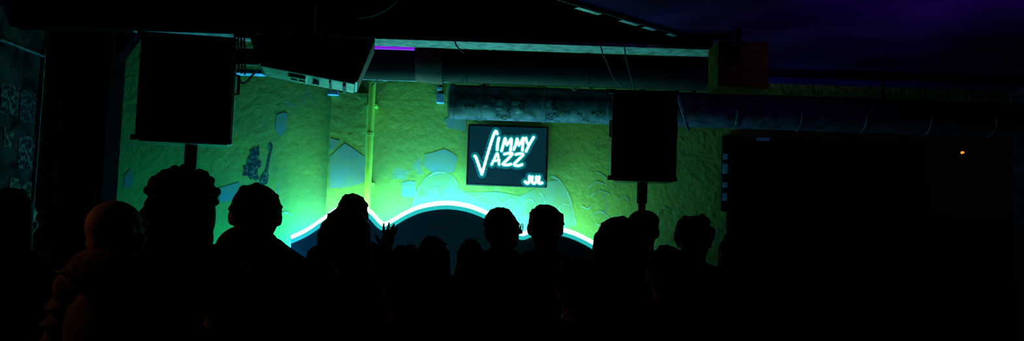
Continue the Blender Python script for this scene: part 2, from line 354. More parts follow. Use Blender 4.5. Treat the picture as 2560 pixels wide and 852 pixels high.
# ------------------------------------------------------------ screen with logo
YT = 8.86
q = [at(1169, 309, YT), at(1374, 316, YT), at(1366, 468, YT), at(1166, 462, YT)]
x0 = (q[0].x+q[3].x)/2; x1 = (q[1].x+q[2].x)/2; z1 = (q[0].z+q[1].z)/2; z0 = (q[2].z+q[3].z)/2
bz = 0.02
cab = box("screen_cabinet", x0, x1, YT+0.01, YT+0.09, z0, z1, M_TV, 0.008)
scr = box("display_panel", x0+bz, x1-bz, YT+0.002, YT+0.012, z0+bz, z1-bz, M_SCREEN)
brk = box("wall_bracket", x0+0.25, x1-0.25, YT+0.09, YB-0.001, z0+0.2, z1-0.2, M_BLKMET)
letters = [([[(1187, 390), (1191, 396), (1203, 430), (1206, 430), (1220, 382), (1232, 343), (1239, 328), (1243, 334)]], 0.013),
    ([[(1247, 345), (1244, 360), (1243, 374)]], 0.013), ([[(1254, 377), (1258, 362), (1263, 346), (1267, 362), (1278, 347), (1278, 362), (1276, 377)]], 0.0125),
    ([[(1284, 374), (1289, 362), (1293, 347), (1297, 363), (1308, 345), (1307, 362), (1306, 376)]], 0.0125), ([[(1315, 345), (1317, 355), (1321, 361)], [(1334, 343), (1325, 358), (1315, 378)]], 0.0125),
    ([[(1229, 411), (1236, 397), (1243, 383), (1246, 396), (1248, 411)], [(1233, 402), (1248, 400)]], 0.011), ([[(1261, 385), (1271, 383), (1281, 384), (1269, 398), (1257, 410), (1268, 412), (1277, 410)]], 0.0125),
    ([[(1289, 386), (1299, 384), (1308, 386), (1296, 399), (1285, 411), (1296, 414), (1305, 411)]], 0.0125),
    ([[(1324, 441), (1323, 454), (1318, 458), (1313, 454)]], 0.0135), ([[(1331, 442), (1330, 454), (1335, 458), (1340, 454), (1341, 442)]], 0.0135), ([[(1348, 442), (1347, 457), (1355, 457)]], 0.0135)]
def disc(bm, c, r, y):
    vs = [bm.verts.new(Vector((c.x+math.cos(k*math.pi/8)*r, y, c.z+math.sin(k*math.pi/8)*r))) for k in range(16)]; bm.faces.new(vs)
tx = []
bmh = bmesh.new(); bmh2 = bmesh.new()
for strokes, r in letters:
    bm = bmesh.new()
    for s in strokes:
        P = crom([at(x, y, YT-0.003) for x, y in s], 4)
        sweep(bm, P, r, 8, 0.2)
        for i, p in enumerate(P):
            disc(bm, p, r, p.y-0.0002-i*0.00002)
            disc(bmh, p, r+0.010, YT-0.0003-i*0.00001); disc(bmh2, p, r+0.030, YT+0.0012-i*0.00001)
    tx.append(finish(bm, "letter", M_TEXT))
halo = finish(bmh, "letter_glow", M_HALO); halo2 = finish(bmh2, "letter_faint_glow", M_HALO2)
for h_ in (halo, halo2): h_["kind"] = "stuff"
e = empty("wall_screen", ((x0+x1)/2, YT+0.1, z0)); adopt(e, cab, scr, brk, halo, halo2, *tx)
meta(e, "black wall screen showing glowing hand-drawn white music logo", "screen")

# ------------------------------------------------------------ dark board
q0 = at(1822, 345, 8.9); q1 = at(2296, 530, 8.9)
zbb = wz+0.002
bd = box("board_panel", q0.x, q1.x, 8.95, YB-0.001, zbb, q0.z-0.02, M_BOARD)
fr = []
for (a, b, c, d) in [(q0.x-0.05, q0.x, zbb, q0.z+0.03), (q1.x, q1.x+0.05, zbb, q0.z+0.03), (q0.x, q1.x, q0.z-0.02, q0.z+0.03)]:
    fr.append(box("board_frame", a, b, 8.93, YB-0.001, c, d, M_BOARD, 0.004))
e = empty("notice_board", ((q0.x+q1.x)/2, YB, zbb)); adopt(e, bd, *fr)
meta(e, "large black framed board on the dim green wall", "board")
for (x, y, w, h) in [(1820, 392, 0.045, 0.06), (1818, 422, 0.05, 0.10), (1817, 462, 0.045, 0.05), (1815, 492, 0.045, 0.08), (1908, 353, 0.13, 0.035)]:
    p = at(x, y, 8.925); px_ = p.x if w > 0.1 else q0.x-0.025
    o = box("sticker", px_-w/2, px_+w/2, 8.9235, 8.9295, p.z-h/2, p.z+h/2, M_PIPE)
    if w > 0.1: o.location.z = q0.z+0.005
    meta(o, "small pale paper sticker on the black board frame", "sticker", "stickers on the board frame")

# ------------------------------------------------------------ posters on side walls
def poster(X, Y0, Y1, Z0, Z1, m, side, rot=0.0):
    t = 0.006
    xa, xb = (X, X+t) if side < 0 else (X-t, X)
    o = box("poster", xa, xb, Y0, Y1, Z0, Z1, m); o.rotation_euler = (rot, 0, 0); return o
k = 0
rp = random.Random(5)
for (pxa, pxb, pya, pyb) in [(4, 40, 205, 290), (52, 84, 222, 310), (10, 30, 315, 370), (48, 86, 335, 425), (99, 123, 222, 290), (135, 160, 240, 282), (102, 128, 305, 370), (138, 158, 320, 380), (104, 150, 402, 460), (98, 118, 500, 570), (136, 160, 490, 540), (24, 76, 445, 500)]:
    A = atx(pxa, pya, XL); B = atx(pxb, pyb, XL)
    o = poster(XL, min(A.y, B.y), max(A.y, B.y), min(A.z, B.z), max(A.z, B.z), POSTM[k % 3], -1, rp.uniform(-0.09, 0.09)); k += 1
    meta(o, ["faded grey printed poster on the rough dark wall", "bluish printed poster on the rough dark wall", "yellowish printed poster on the rough dark wall"][(k-1) % 3], "poster", "posters on the side wall")
fr = [box("frame_post", XL, XL+0.03, atx(93, 300, XL).y-0.008, atx(93, 300, XL).y+0.008, 0.0, 3.1, M_STICK, 0.004),
      box("frame_rail", XL, XL+0.03, 6.9, atx(93, 300, XL).y-0.008, 3.045, 3.06, M_STICK, 0.004)]
e = empty("wall_rack", (XL, 7.3, 0)); adopt(e, *fr); meta(e, "thin metal rack frame fixed to the poster wall", "frame")
for (Y0, Y1, Z0, Z1) in [(8.0, 8.3, 2.5, 2.9), (8.05, 8.35, 1.9, 2.35), (7.95, 8.2, 1.4, 1.8), (8.4, 8.7, 2.2, 2.7), (8.45, 8.75, 1.6, 2.0)]:
    o = poster(XR, Y0, Y1, Z0, Z1, POSTM[k % 3], 1); k += 1
    meta(o, "dim violet-lit poster on the rough side wall", "poster", "posters on the far side wall")

# ------------------------------------------------------------ speakers on stands
def pa_speaker(px0, px1, py0, py1, Y, depth, yaw, label, pole_off=0.0):
    a = at(px0, py0, Y); b = at(px1, py1, Y); c = at((px0+px1)/2, (py0+py1)/2, Y)
    w = abs(b.x-a.x); h = at((px0+px1)/2, py0, Y).z-at((px0+px1)/2, py1, Y).z
    base = Vector((c.x, Y, c.z-h/2))
    R = Matrix.Translation(base) @ Matrix.Rotation(yaw, 4, 'Z')
    def hx(name, x0, x1, y0, y1, z0, z1, m, taper=0.0, bev=0.0):
        f = [(x0, y0, z0), (x1, y0, z0), (x1, y0, z1), (x0, y0, z1)]
        k2 = [(x0+taper, y1, z0+taper*0.15), (x1-taper, y1, z0+taper*0.15), (x1-taper, y1, z1-taper*0.15), (x0+taper, y1, z1-taper*0.15)]
        return hexa(name, [R@Vector(p) for p in f], [R@Vector(p) for p in k2], m, bev)
    cb = hx("cabinet", -w/2, w/2, 0, depth, 0, h, M_SPK, 0.05, 0.012)
    gr = hx("grille", -w/2+0.02, w/2-0.02, -0.012, 0.004, 0.02, h-0.02, M_GRILL, 0.0, 0.004)
    parts = [cb, gr]
    for s in (-1, 1):
        p = [R@Vector((s*(w/2-0.035), depth*0.4, h*0.5)), R@Vector((s*(w/2+0.004), depth*0.4, h*0.5)), R@Vector((s*(w/2+0.004), depth*0.4, h*0.68)), R@Vector((s*(w/2-0.035), depth*0.4, h*0.68))]
        parts.append(tube("handle", p, 0.009, M_BLKMET, curve=False))
    for zz in (0.012, h-0.012):
        for s in (-1, 1):
            parts.append(hx("corner_protector", s*(w/2)-0.018, s*(w/2)+0.004 if s > 0 else s*(w/2)+0.018, -0.004, 0.03, zz-0.014, zz+0.014, M_BLKMET, 0, 0.003))
    # pale metal strips added to stand in for light on the cabinet edges
    parts.append(hx("lit_edge_strip", w/2-0.046, w/2-0.034, depth*0.80, depth*0.86, 0.02, h-0.02, M_METAL, 0, 0.002))
    parts.append(hx("lit_bottom_strip", -w/2+0.02, w/2-0.02, 0.02, depth*0.7, -0.006, 0.0, M_METAL, 0.02, 0.001))
    e = empty("loudspeaker", base); adopt(e, *parts); meta(e, label, "loudspeaker")
    sp = R@Vector((pole_off, depth*0.45, 0)); sx, sy, sz = sp; sz -= 0.006
    pole = lathe("pole", (sx, sy, 0.12), (0, 0, 1), [(0, 0.02), (0, 0.026), (0.75, 0.026), (0.76, 0.034), (0.84, 0.034), (0.85, 0.026), (sz-0.12-0.14, 0.026), (sz-0.12-0.14, 0.036), (sz-0.12-0.001, 0.036)], M_BLKMET, 16)
    legs = []
    for i in range(3):
        an = math.radians(90+120*i); d = Vector((math.cos(an), math.sin(an), 0))
        legs.append(tube("leg", [Vector((sx, sy, 0.85))+d*0.03, Vector((sx, sy, 0.016))+d*0.42], 0.014, M_BLKMET, curve=False))
        legs.append(tube("brace", [Vector((sx, sy, 0.25))+d*0.03, Vector((sx, sy, 0.42))+d*0.24], 0.009, M_BLKMET, curve=False))
    e2 = empty("speaker_stand", (sx, sy, 0)); adopt(e2, pole, *legs)
    meta(e2, "black tripod stand with pole holding up a loudspeaker", "speaker stand")
pa_speaker(358, 572, 84, 353, 4.8, 0.36, math.radians(10), "large black loudspeaker on pole near the rough wall", 0.02)
pa_speaker(1531, 1690, 224, 450, 5.8, 0.34, math.radians(-6), "tall black loudspeaker on pole beside the stage screen")

# ------------------------------------------------------------ hanging tilted speaker
Ya, Yb = 4.5, 4.84
fr4 = [at(622, 84, Ya), at(939, 96, Ya), at(893, 206, Ya), at(645, 158, Ya)]
bk4 = [Vector((p.x*Yb/Ya, Yb, p.z)) for p in fr4]
bk4[0].x += 0.03; bk4[3].x += 0.03
cb = hexa("cabinet", fr4, bk4, M_SPK, 0.008)
a0, a1, b1, b0 = fr4[3], fr4[2], bk4[2], bk4[3]
def quadpt(u, v): return a0.lerp(a1, u).lerp(b0.lerp(b1, u), v)
dn = (a1-a0).cross(b0-a0).normalized()
if dn.z > 0: dn = -dn
def under(name, u0, u1, v0, v1, t, m, off=0.0):
    f = [quadpt(u0, v0)+dn*off, quadpt(u1, v0)+dn*off, quadpt(u1, v1)+dn*off, quadpt(u0, v1)+dn*off]
    return hexa(name, f, [p+dn*t for p in f], m)
parts = [under("bottom_plate", 0.04, 0.97, 0.08, 0.97, 0.006, M_PLATE),
         under("socket_panel", 0.30, 0.48, 0.3, 0.75, 0.016, M_METAL, 0.004),
         under("rail", 0.03, 0.98, 0.0, 0.07, 0.010, M_BLKMET),
         under("rail", 0.72, 0.74, 0.15, 0.9, 0.014, M_BLKMET, 0.004),
         under("rail", 0.86, 0.89, 0.15, 0.9, 0.02, M_BLKMET, 0.004)]
for u in (0.36, 0.44, 0.58):
    p = quadpt(u, 0.5)+dn*0.004
    parts.append(lathe("knob", p, dn, [(0, 0.015), (0.012, 0.02), (0.022, 0.018), (0.022, 0.008)], M_PLATE, 16))
cen = sum(fr4, Vector())/4
gr = hexa("grille", [p.lerp(cen, 0.06)+Vector((0, -0.008, 0)) for p in fr4], [p.lerp(cen, 0.06)+Vector((0, 0.004, 0)) for p in fr4], M_GRILL)
mid = sum(fr4+bk4, Vector())/8
br = [box("ceiling_bracket", mid.x-0.12, mid.x+0.12, 4.6, 4.72, ZC-0.03, ZC, M_BLKMET, 0.004),
      box("hanging_rod", mid.x-0.015, mid.x+0.015, 4.64, 4.67, mid.z+0.08, ZC-0.02, M_BLKMET)]
p = at(607, 140, 4.75)
br.append(box("side_bracket", p.x-0.03, p.x+0.10, 4.73, 4.76, p.z-0.05, p.z+0.04, M_PLATE, 0.006))
p = at(612, 90, 4.75)
br.append(box("top_bracket", p.x-0.05, p.x+0.07, 4.73, 4.76, p.z-0.015, p.z+0.02, M_PLATE, 0.004))
e = empty("hanging_loudspeaker", mid); adopt(e, cb, gr, *parts, *br)
meta(e, "black wedge loudspeaker hung tilted from the ceiling", "loudspeaker")
for i, x in enumerate((588, 596, 604, 612)):
    ps = [at(x, 20, 4.5)]
    ps[0].z = ZC-0.001
    ps += [at(x+random.uniform(-1.5, 1.5), y, 4.5) for y in (70, 100, 130, 160, 178+i*3)]
    o = tube("cable", ps, 0.005, M_CABLE); meta(o, "thin black cable hanging beside the tilted loudspeaker", "cable", "hanging speaker cables")
o = tube("cable", [at(646, 172, 4.85), at(632, 187, 4.86), at(618, 203, 4.87), at(606, 208, 4.87), at(598, 198, 4.86)], 0.006, M_CABLEG); meta(o, "pale looped cable below the tilted loudspeaker", "cable")
for pts in ([(1500, 121), (1507, 135), (1515, 150), (1532, 190), (1552, 214)], [(1560, 122), (1566, 150), (1577, 190), (1588, 225), (1598, 248), (1616, 266)], [(1135, 106), (1142, 115), (1160, 132)]):
    P = [at(x, y, 6.975) for x, y in pts]; P[0].z = zb+0.02
    o = tube("cable", P, 0.0055, M_CABLEG); meta(o, "thin grey cable dangling below the ceiling beam", "cable", "dangling beam cables")
for pts in ([(1425, 212), (1437, 226), (1450, 216)], [(930, 215), (945, 198), (962, 190)]):
    P = [at(x, y, 8.27) for x, y in pts]; P[-1].z = zt
    o = tube("cable", P, 0.006, M_CABLEG); meta(o, "thin grey cable loop hanging from the cable tray", "cable", "tray cables")

# ------------------------------------------------------------ round pendant
pc = at(884, -60, 4.0)
ax = Vector((-0.12, 0.62, 0.78)).normalized()
R0 = 0.235
sh = lathe("shade", pc, ax, [(0.0, R0-0.012), (0.0, R0), (0.02, R0), (0.1, R0*0.8), (0.17, R0*0.45), (0.2, 0.05), (0.2, 0.01)], M_SHADE, 48)
bm = bmesh.new()
u = ax.cross(Vector((1, 0, 0))).normalized(); w = ax.cross(u)
ring = [pc+(u*math.cos(2*math.pi*k/48)+w*math.sin(2*math.pi*k/48))*R0 for k in range(49)]
sweep(bm, ring, 0.009, 8); rim = finish(bm, "shade_rim", M_PLATE, True)
pt = pc+ax*0.19
cord = tube("cord", [pt, pt+Vector((0, 0.05, 0.1)), Vector((pt.x, pt.y+0.06, ZC-0.04))], 0.006, M_CABLE)
rose = lathe("ceiling_rose", (pt.x, pt.y+0.06, ZC-0.05), (0, 0, 1), [(0, 0.02), (0.0, 0.03), (0.05, 0.05), (0.05, 0.01)], M_BLKMET, 20)
e = empty("pendant_lamp", pc); adopt(e, sh, rim, cord, rose)
meta(e, "unlit round dark pendant lamp with shiny rim", "pendant lamp")

# ------------------------------------------------------------ wooden box
a = at(1794, 160, 6.6); b = at(1922, 160, 6.6)
zt_, zb_ = at(1845, 102, 6.6).z, at(1845, 218, 6.6).z
cb = box("cabinet", a.x, b.x, 6.6, 6.92, zb_, zt_, M_WOOD, 0.006)
p0_, p1_ = at(1806, 107, 6.59), at(1844, 162, 6.59)
rc = box("front_opening", p0_.x, p1_.x, 6.588, 6.602, p1_.z, p0_.z, M_BOARD, 0.002)
fl = [box("front_batten", a.x, b.x, 6.585, 6.6, zb_, zb_+0.03, M_WOOD, 0.003), box("front_batten", a.x, a.x+0.03, 6.585, 6.6, zb_+0.03, zt_, M_WOOD, 0.003)]
rod = box("hanger_strap", (a.x+b.x)/2-0.02, (a.x+b.x)/2+0.02, 6.75, 6.77, zt_-0.01, ZS, M_BLKMET)
e = empty("wooden_box", ((a.x+b.x)/2, 6.77, zb_)); adopt(e, cb, rc, *fl, rod)
meta(e, "small brown wooden speaker box hung by the beam", "wooden box")
p = at(2407, 381, 8.9)
e = empty("indicator_lamp", p)
adopt(e, lathe("lens", p+Vector((0, -0.012, 0)), (0, 1, 0), [(0, 0.004), (0, 0.011), (0.03, 0.014), (0.03, 0.004)], M_AMBER, 16),
      lathe("lamp_base", p+Vector((0, 0.018, 0)), (0, 1, 0), [(0, 0.01), (0, 0.03), (0.081, 0.03), (0.081, 0.01)], M_BLKMET, 16))
meta(e, "tiny glowing amber indicator lamp on the dim wall", "lamp")

# ------------------------------------------------------------ people
I4 = Matrix.Identity(4)
def sphere_tpl(us, vs):
    V = [(0, 0, 1)]
    for j in range(1, vs):
        ph = math.pi*j/vs
        for i in range(us): V.append((math.sin(ph)*math.cos(2*math.pi*i/us), math.sin(ph)*math.sin(2*math.pi*i/us), math.cos(ph)))
    V.append((0, 0, -1)); Fc = []
    for i in range(us): Fc.append((0, 1+i, 1+(i+1) % us))
    for j in range(vs-2):
        for i in range(us):
            a = 1+j*us+i; b = 1+j*us+(i+1) % us; Fc.append((a, a+us, b+us, b))
    l = len(V)-1; s0 = 1+(vs-2)*us
    for i in range(us): Fc.append((l, s0+(i+1) % us, s0+i))
    return np.array(V), Fc
SPH = sphere_tpl(20, 14); SPL = sphere_tpl(10, 8)
class Acc:
    def __init__(s): s.v = []; s.f = []; s.n = 0
    def add(s, V, Fc, T):
        T = np.array(T); W_ = V @ T[:3, :3].T + T[:3, 3]
        s.v.append(W_); s.f += [tuple(i+s.n for i in f) for f in Fc]; s.n += len(V)
def ell(bm, c, r, M=I4, rot=None, low=False):
    T = M @ Matrix.Translation(Vector(c))
    if rot is not None: T = T @ rot
    t = SPL if low else SPH
    bm.add(t[0], t[1], T @ Matrix.Diagonal((*r, 1)))
def cap(bm, p, q, ra, rb, M=I4):
    p = Vector(p); q = Vector(q); d = q-p; L = d.length
    if L > 1e-5:
        T = M @ Matrix.Translation(p) @ d.to_track_quat('Z', 'Y').to_matrix().to_4x4()
        n = 16; V = [(ra*math.cos(2*math.pi*i/n), ra*math.sin(2*math.pi*i/n), 0) for i in range(n)]+[(rb*math.cos(2*math.pi*i/n), rb*math.sin(2*math.pi*i/n), L) for i in range(n)]
        Fc = [tuple(range(n))[::-1], tuple(range(n, 2*n))]+[(i, (i+1) % n, n+(i+1) % n, n+i) for i in range(n)]
        bm.add(np.array(V), Fc, T)
    small = max(ra, rb) < 0.015
    ell(bm, p, (ra, ra, ra), M, low=small); ell(bm, q, (rb, rb, rb), M, low=small)
def remesh(bm, name, m, voxel, it=3, world=None):
    me = bpy.data.meshes.new(name+"_raw"); me.from_pydata(np.concatenate(bm.v).tolist(), [], bm.f); me.update()
    o = link(name+"_raw", me)
    md = o.modifiers.new("r", 'REMESH'); md.mode = 'VOXEL'; md.voxel_size = voxel
    if it:
        s = o.modifiers.new("s", 'SMOOTH'); s.factor = 0.5; s.iterations = it
    dg = bpy.context.evaluated_depsgraph_get()
    nm = bpy.data.meshes.new_from_object(o.evaluated_get(dg)); nm.name = name
    bpy.data.objects.remove(o); bpy.data.meshes.remove(me)
    nm.materials.clear(); nm.materials.append(m)
    nm.polygons.foreach_set("use_smooth", [True]*len(nm.polygons))
    ob = link(name, nm)
    if world is not None: ob.matrix_basis = world
    return ob
def hand(bm, wr, d, side, nrm, curl, spread, M):
    wr = Vector(wr); d = Vector(d).normalized(); side = (Vector(side)-d*Vector(side).dot(d)).normalized(); nrm = Vector(nrm)
    nrm = d.cross(side)*(1 if d.cross(side).dot(nrm) > 0 else -1)
    rot = Matrix((side, nrm, d)).transposed().to_4x4()
    ell(bm, wr+d*0.05, (0.041, 0.017, 0.055), M, rot)
    for off, ln, sp in ((0.030, 0.072, 1), (0.010, 0.082, 0.3), (-0.010, 0.076, -0.35), (-0.029, 0.060, -1.0)):
        p = wr+d*0.088+side*off; dd = (d+side*sp*spread).normalized(); ang = 0
        for kk, fr_ in enumerate((0.45, 0.32, 0.23)):
            ang += curl*(1+0.3*kk)
            dv = dd*math.cos(ang)+nrm*math.sin(ang); q2 = p+dv*ln*fr_
            cap(bm, p, q2, 0.0095-kk*0.0008, 0.0088-kk*0.0008, M); p = q2
    p = wr+d*0.025+side*0.03; dv = (d*0.65+side*0.8+nrm*0.2).normalized(); q2 = p+dv*0.04
    cap(bm, p, q2, 0.013, 0.011, M); cap(bm, q2, q2+(dv+d*0.5).normalized()*0.032, 0.011, 0.009, M)

SKIN = mat("skin", (0.15, 0.085, 0.055), 0.7, col2=(0.12, 0.065, 0.045), spec=0.15)
HAIRS = {"black": mat("black_hair", (0.005, 0.004, 0.004), 0.85, bump=0.5, bscale=120, spec=0.06)}
def cloth(name, c): return mat(name, c, 0.95, col2=tuple(v*0.6 for v in c), nscale=18, bump=0.6, bscale=30, spec=0.02)
CL = {"black": cloth("black_cloth", (0.006, 0.006, 0.007)), "navy": cloth("navy_cloth", (0.005, 0.006, 0.012)), "brown": cloth("brown_cloth", (0.08, 0.05, 0.035))}
SHOE = mat("dark_shoe", (0.012, 0.01, 0.01), 0.5)
GLASS = mat("glasses_frame", (0.5, 0.5, 0.5), 0.3, 0.6)

def person(px, top_py, d, hair, label, yaw=0, hyaw=0, htilt=0, cl="black", hc="black", arms=("down", "down"), wide=1.0, hood=False, glasses=False, voxel=0.009, headw=1.0, hoodup=0.0, neck=1.0):
    tp = at(px, top_py, d)
    extra = {"short": 0.014, "bald": 0.0, "afro": 0.055, "curly": 0.03, "long": 0.014, "cap": 0.02, "bun": 0.016}[hair]
    H = tp.z-extra; s = H/1.75
    W = Matrix.Translation((tp.x, d, 0)) @ Matrix.Rotation(yaw, 4, 'Z')
    S = Matrix.Diagonal((s, s, s, 1))
    HM = S @ Matrix.Translation((0, 0, 1.5)) @ Matrix.Rotation(hyaw, 4, 'Z') @ Matrix.Rotation(htilt, 4, 'Y') @ Matrix.Translation((0, 0, -1.5))
    HW = HM @ Matrix.Translation((0, 0, 1.6)) @ Matrix.Diagonal((headw, headw, 1, 1)) @ Matrix.Translation((0, 0, -1.6))
    arm = {}
    for sd, a in ((-1, arms[0]), (1, arms[1])):
        sh_ = Vector((sd*0.185*wide, 0, 1.40))
        if a == "down": el, wr, hd, hs_, hn = (sd*0.24*wide, -0.03, 1.12), (sd*0.235*wide, 0.06, 0.88), (0, 0.25, -1), (0, 1, 0), (-sd, 0, 0)
        elif a == "front": el, wr, hd, hs_, hn = (sd*0.24*wide, 0.0, 1.13), (sd*0.10, 0.22, 1.18+sd*0.02), (-sd, 0.5, 0.3), (0, 0.2, 1), (0, -1, 0)
        elif a == "hand_up": el, wr, hd, hs_, hn = (sd*0.25, 0.15, 1.22), (sd*0.16, 0.24, 1.45), (sd*0.12, 0.1, 1), (-sd, 0, 0), (0, 1, 0.1)
        arm[sd] = (sh_, Vector(el), Vector(wr), hd, hs_, hn, a)
    bm = Acc()
    ell(bm, (0, -0.004, 1.655), (0.076, 0.095, 0.095), HW); ell(bm, (0, 0.035, 1.60), (0.060, 0.062, 0.072), HW)
    ell(bm, (0, -0.02, 1.60), (0.066, 0.070, 0.075), HW)
    ell(bm, (0, 0.055, 1.555), (0.036, 0.036, 0.028), HW)
    cap(bm, (0, 0.088, 1.655), (0, 0.112, 1.622), 0.009, 0.013, HW)
    ell(bm, (0, 0.091, 1.585), (0.024, 0.010, 0.009), HW); ell(bm, (0, 0.085, 1.672), (0.055, 0.014, 0.009), HW)
    for sd in (-1, 1):
        ell(bm, (sd*0.079, -0.002, 1.635), (0.011, 0.020, 0.033), HW); ell(bm, (sd*0.03, 0.081, 1.652), (0.014, 0.011, 0.010), HW)
        ell(bm, (sd*0.045, 0.062, 1.61), (0.022, 0.022, 0.024), HW)
    cap(bm, (0, -0.012, 1.42), (0, -0.004, 1.58), 0.066*neck, 0.058*neck, S)
    cap(bm, (-0.14*wide, 0, 1.40), (0.14*wide, 0, 1.40), 0.06, 0.06, S)
    for sd in (-1, 1): cap(bm, (sd*0.13*wide, -0.01, 1.42), (sd*0.02, -0.01, 1.50), 0.045, 0.05, S)
    ell(bm, (0, 0, 1.28), (0.165*wide, 0.11, 0.19), S); ell(bm, (0, 0, 1.09), (0.14*wide, 0.10, 0.15), S); ell(bm, (0, 0, 0.94), (0.16*wide, 0.11, 0.12), S)
    for sd in (-1, 1):
        cap(bm, (sd*0.09, 0, 0.90), (sd*0.10, 0.012, 0.49), 0.085, 0.055, S); cap(bm, (sd*0.10, 0.012, 0.49), (sd*0.10, -0.01, 0.09), 0.055, 0.036, S)
        ell(bm, (sd*0.105, 0.05, 0.045), (0.042, 0.12, 0.036), S)
        sh_, el, wr, hd, hs_, hn, a = arm[sd]
        cap(bm, sh_, el, 0.052, 0.040, S); cap(bm, el, wr, 0.040, 0.027, S)
        hand(bm, wr, hd, hs_, hn, 0.16 if a == "hand_up" else 0.3, 0.22 if a == "hand_up" else 0.10, S)
    body = remesh(bm, "person", SKIN, voxel, 2, W)
    kids = []
    if hair != "bald":
        bm = Acc()
        if hair == "afro":
            ell(bm, (0, -0.02, 1.685), (0.132, 0.13, 0.115), HM); ell(bm, (0, -0.07, 1.575), (0.130, 0.09, 0.13), HM)
            rr = random.Random(3)
            for i in range(300):
                v = Vector((rr.gauss(0, 1), rr.gauss(0, 1), rr.gauss(0, 1))).normalized()
                k_ = rr.uniform(0.92, 1.07); rad = rr.uniform(0.010, 0.024)
                if i < 190:
                    if v.y > 0.55 and v.z < 0.4: continue
                    c_ = (v.x*0.132*k_, -0.02+v.y*0.13*k_, 1.685+v.z*0.115*k_)
                else:
                    if v.y > 0.3: continue
                    c_ = (v.x*0.132*k_, -0.06+v.y*0.09*k_, 1.58+v.z*0.13*k_)
                ell(bm, c_, (rad, rad, rad), HM, low=True)
            for sd in (-1, 1): ell(bm, (sd*0.10, -0.03, 1.60), (0.045, 0.07, 0.11), HM); ell(bm, (sd*0.09, -0.06, 1.51), (0.06, 0.06, 0.09), HM)
        elif hair == "cap":
            ell(bm, (0, -0.008, 1.70), (0.088, 0.103, 0.062), HW); ell(bm, (0, 0.12, 1.685), (0.07, 0.07, 0.010), HW); ell(bm, (0, -0.03, 1.67), (0.085, 0.085, 0.06), HW)
        else:
            ell(bm, (0, -0.018, 1.672), (0.083, 0.094, 0.092), HW)
            ell(bm, (0, -0.045, 1.62), (0.072, 0.062, 0.075), HW)
            rr = random.Random(int(px))
            n = {"curly": 110, "long": 50, "bun": 30, "short": 60}[hair]
            for i in range(n):
                v = Vector((rr.gauss(0, 1), rr.gauss(0, 1), rr.gauss(0, 1))).normalized()
                if v.y > 0.5 and v.z < 0.5: continue
                if v.z < -0.3: continue
                rad = rr.uniform(0.010, 0.024) if hair == "curly" else rr.uniform(0.005, 0.012)
                ell(bm, (v.x*0.084, -0.018+v.y*0.094, 1.672+v.z*0.092), (rad, rad, rad), HW, low=True)
            if hair == "long":
                for sd in (-1, 1): cap(bm, (sd*0.06, -0.025, 1.66), (sd*0.085, -0.03, 1.45), 0.042, 0.035, HW)
                cap(bm, (0, -0.06, 1.66), (0, -0.085, 1.38), 0.065, 0.05, HW); cap(bm, (0.05, -0.06, 1.62), (0.06, -0.08, 1.38), 0.05, 0.035, HW); cap(bm, (-0.05, -0.06, 1.62), (-0.06, -0.08, 1.38), 0.05, 0.035, HW)
            if hair == "bun": ell(bm, (0, -0.115, 1.70), (0.042, 0.042, 0.04), HW)
        kids.append(remesh(bm, "cap" if hair == "cap" else "hair", CL["black"] if hair == "cap" else HAIRS[hc], 0.007, 1 if hair in ("afro", "curly") else 2, W))
    bm = Acc()
    cap(bm, (-0.145*wide, 0, 1.40), (0.145*wide, 0, 1.40), 0.075, 0.075, S)
    for sd in (-1, 1): cap(bm, (sd*0.14*wide, -0.01, 1.425), (sd*0.03, -0.012, 1.485), 0.055, 0.055, S)
    ell(bm, (0, 0, 1.28), (0.19*wide, 0.135, 0.20), S); ell(bm, (0, 0, 1.10), (0.17*wide, 0.125, 0.18), S)
    cap(bm, (0, 0.0, 1.0), (0, 0.0, 0.90), 0.14, 0.145, S @ Matrix.Diagonal((1.28*wide, 0.95, 1, 1)))
    cap(bm, (0, -0.012, 1.44), (0, -0.006, 1.50), 0.075*neck, 0.066*neck, S)
    rr = random.Random(int(px)+1)
    for sd in (-1, 1):
        sh_, el, wr, hd, hs_, hn, a = arm[sd]
        cap(bm, sh_, el, 0.068, 0.055, S); cap(bm, el, el.lerp(wr, 0.93), 0.055, 0.040, S)
        for f_ in (0.3, 0.6, 0.85): ell(bm, el.lerp(wr, f_), (0.052-0.006*f_,)*3, S)
        for kk in range(5):
            q_ = sh_.lerp(el, rr.uniform(0.0, 0.9)); ell(bm, q_+Vector((sd*0.02, -0.03, 0)), (0.055, 0.05, 0.012), S, Matrix.Rotation(rr.uniform(-0.7, 0.7), 4, 'Y'))
    if hood:
        hu = hoodup
        ell(bm, (0, -0.075, 1.475+hu), (0.125, 0.075, 0.065+hu), S); cap(bm, (-0.09, -0.02, 1.49+hu), (-0.04, 0.07, 1.46), 0.035, 0.03, S); cap(bm, (0.09, -0.02, 1.49+hu), (0.04, 0.07, 1.46), 0.035, 0.03, S)
        for kk in range(6): ell(bm, (rr.uniform(-0.1, 0.1), -0.13, 1.46+rr.uniform(-0.04, 0.05)), (0.05, 0.02, 0.010), S, Matrix.Rotation(rr.uniform(-0.6, 0.6), 4, 'Y'))
        if hu:
            for sd in (-1, 1): cap(bm, (sd*0.17*wide, -0.02, 1.43), (sd*0.07, -0.03, 1.50+hu*0.5), 0.07, 0.05, S)
    kids.append(remesh(bm, "jacket" if hood else "shirt", CL[cl], 0.011, 2, W))
    bm = Acc()
    ell(bm, (0, 0, 0.93), (0.175*wide, 0.125, 0.12), S)
    for sd in (-1, 1):
        cap(bm, (sd*0.09, 0, 0.88), (sd*0.10, 0.012, 0.49), 0.098, 0.072, S); cap(bm, (sd*0.10, 0.012, 0.49), (sd*0.10, -0.01, 0.11), 0.072, 0.055, S)
    kids.append(remesh(bm, "trousers", CL["black"], 0.014, 2, W))
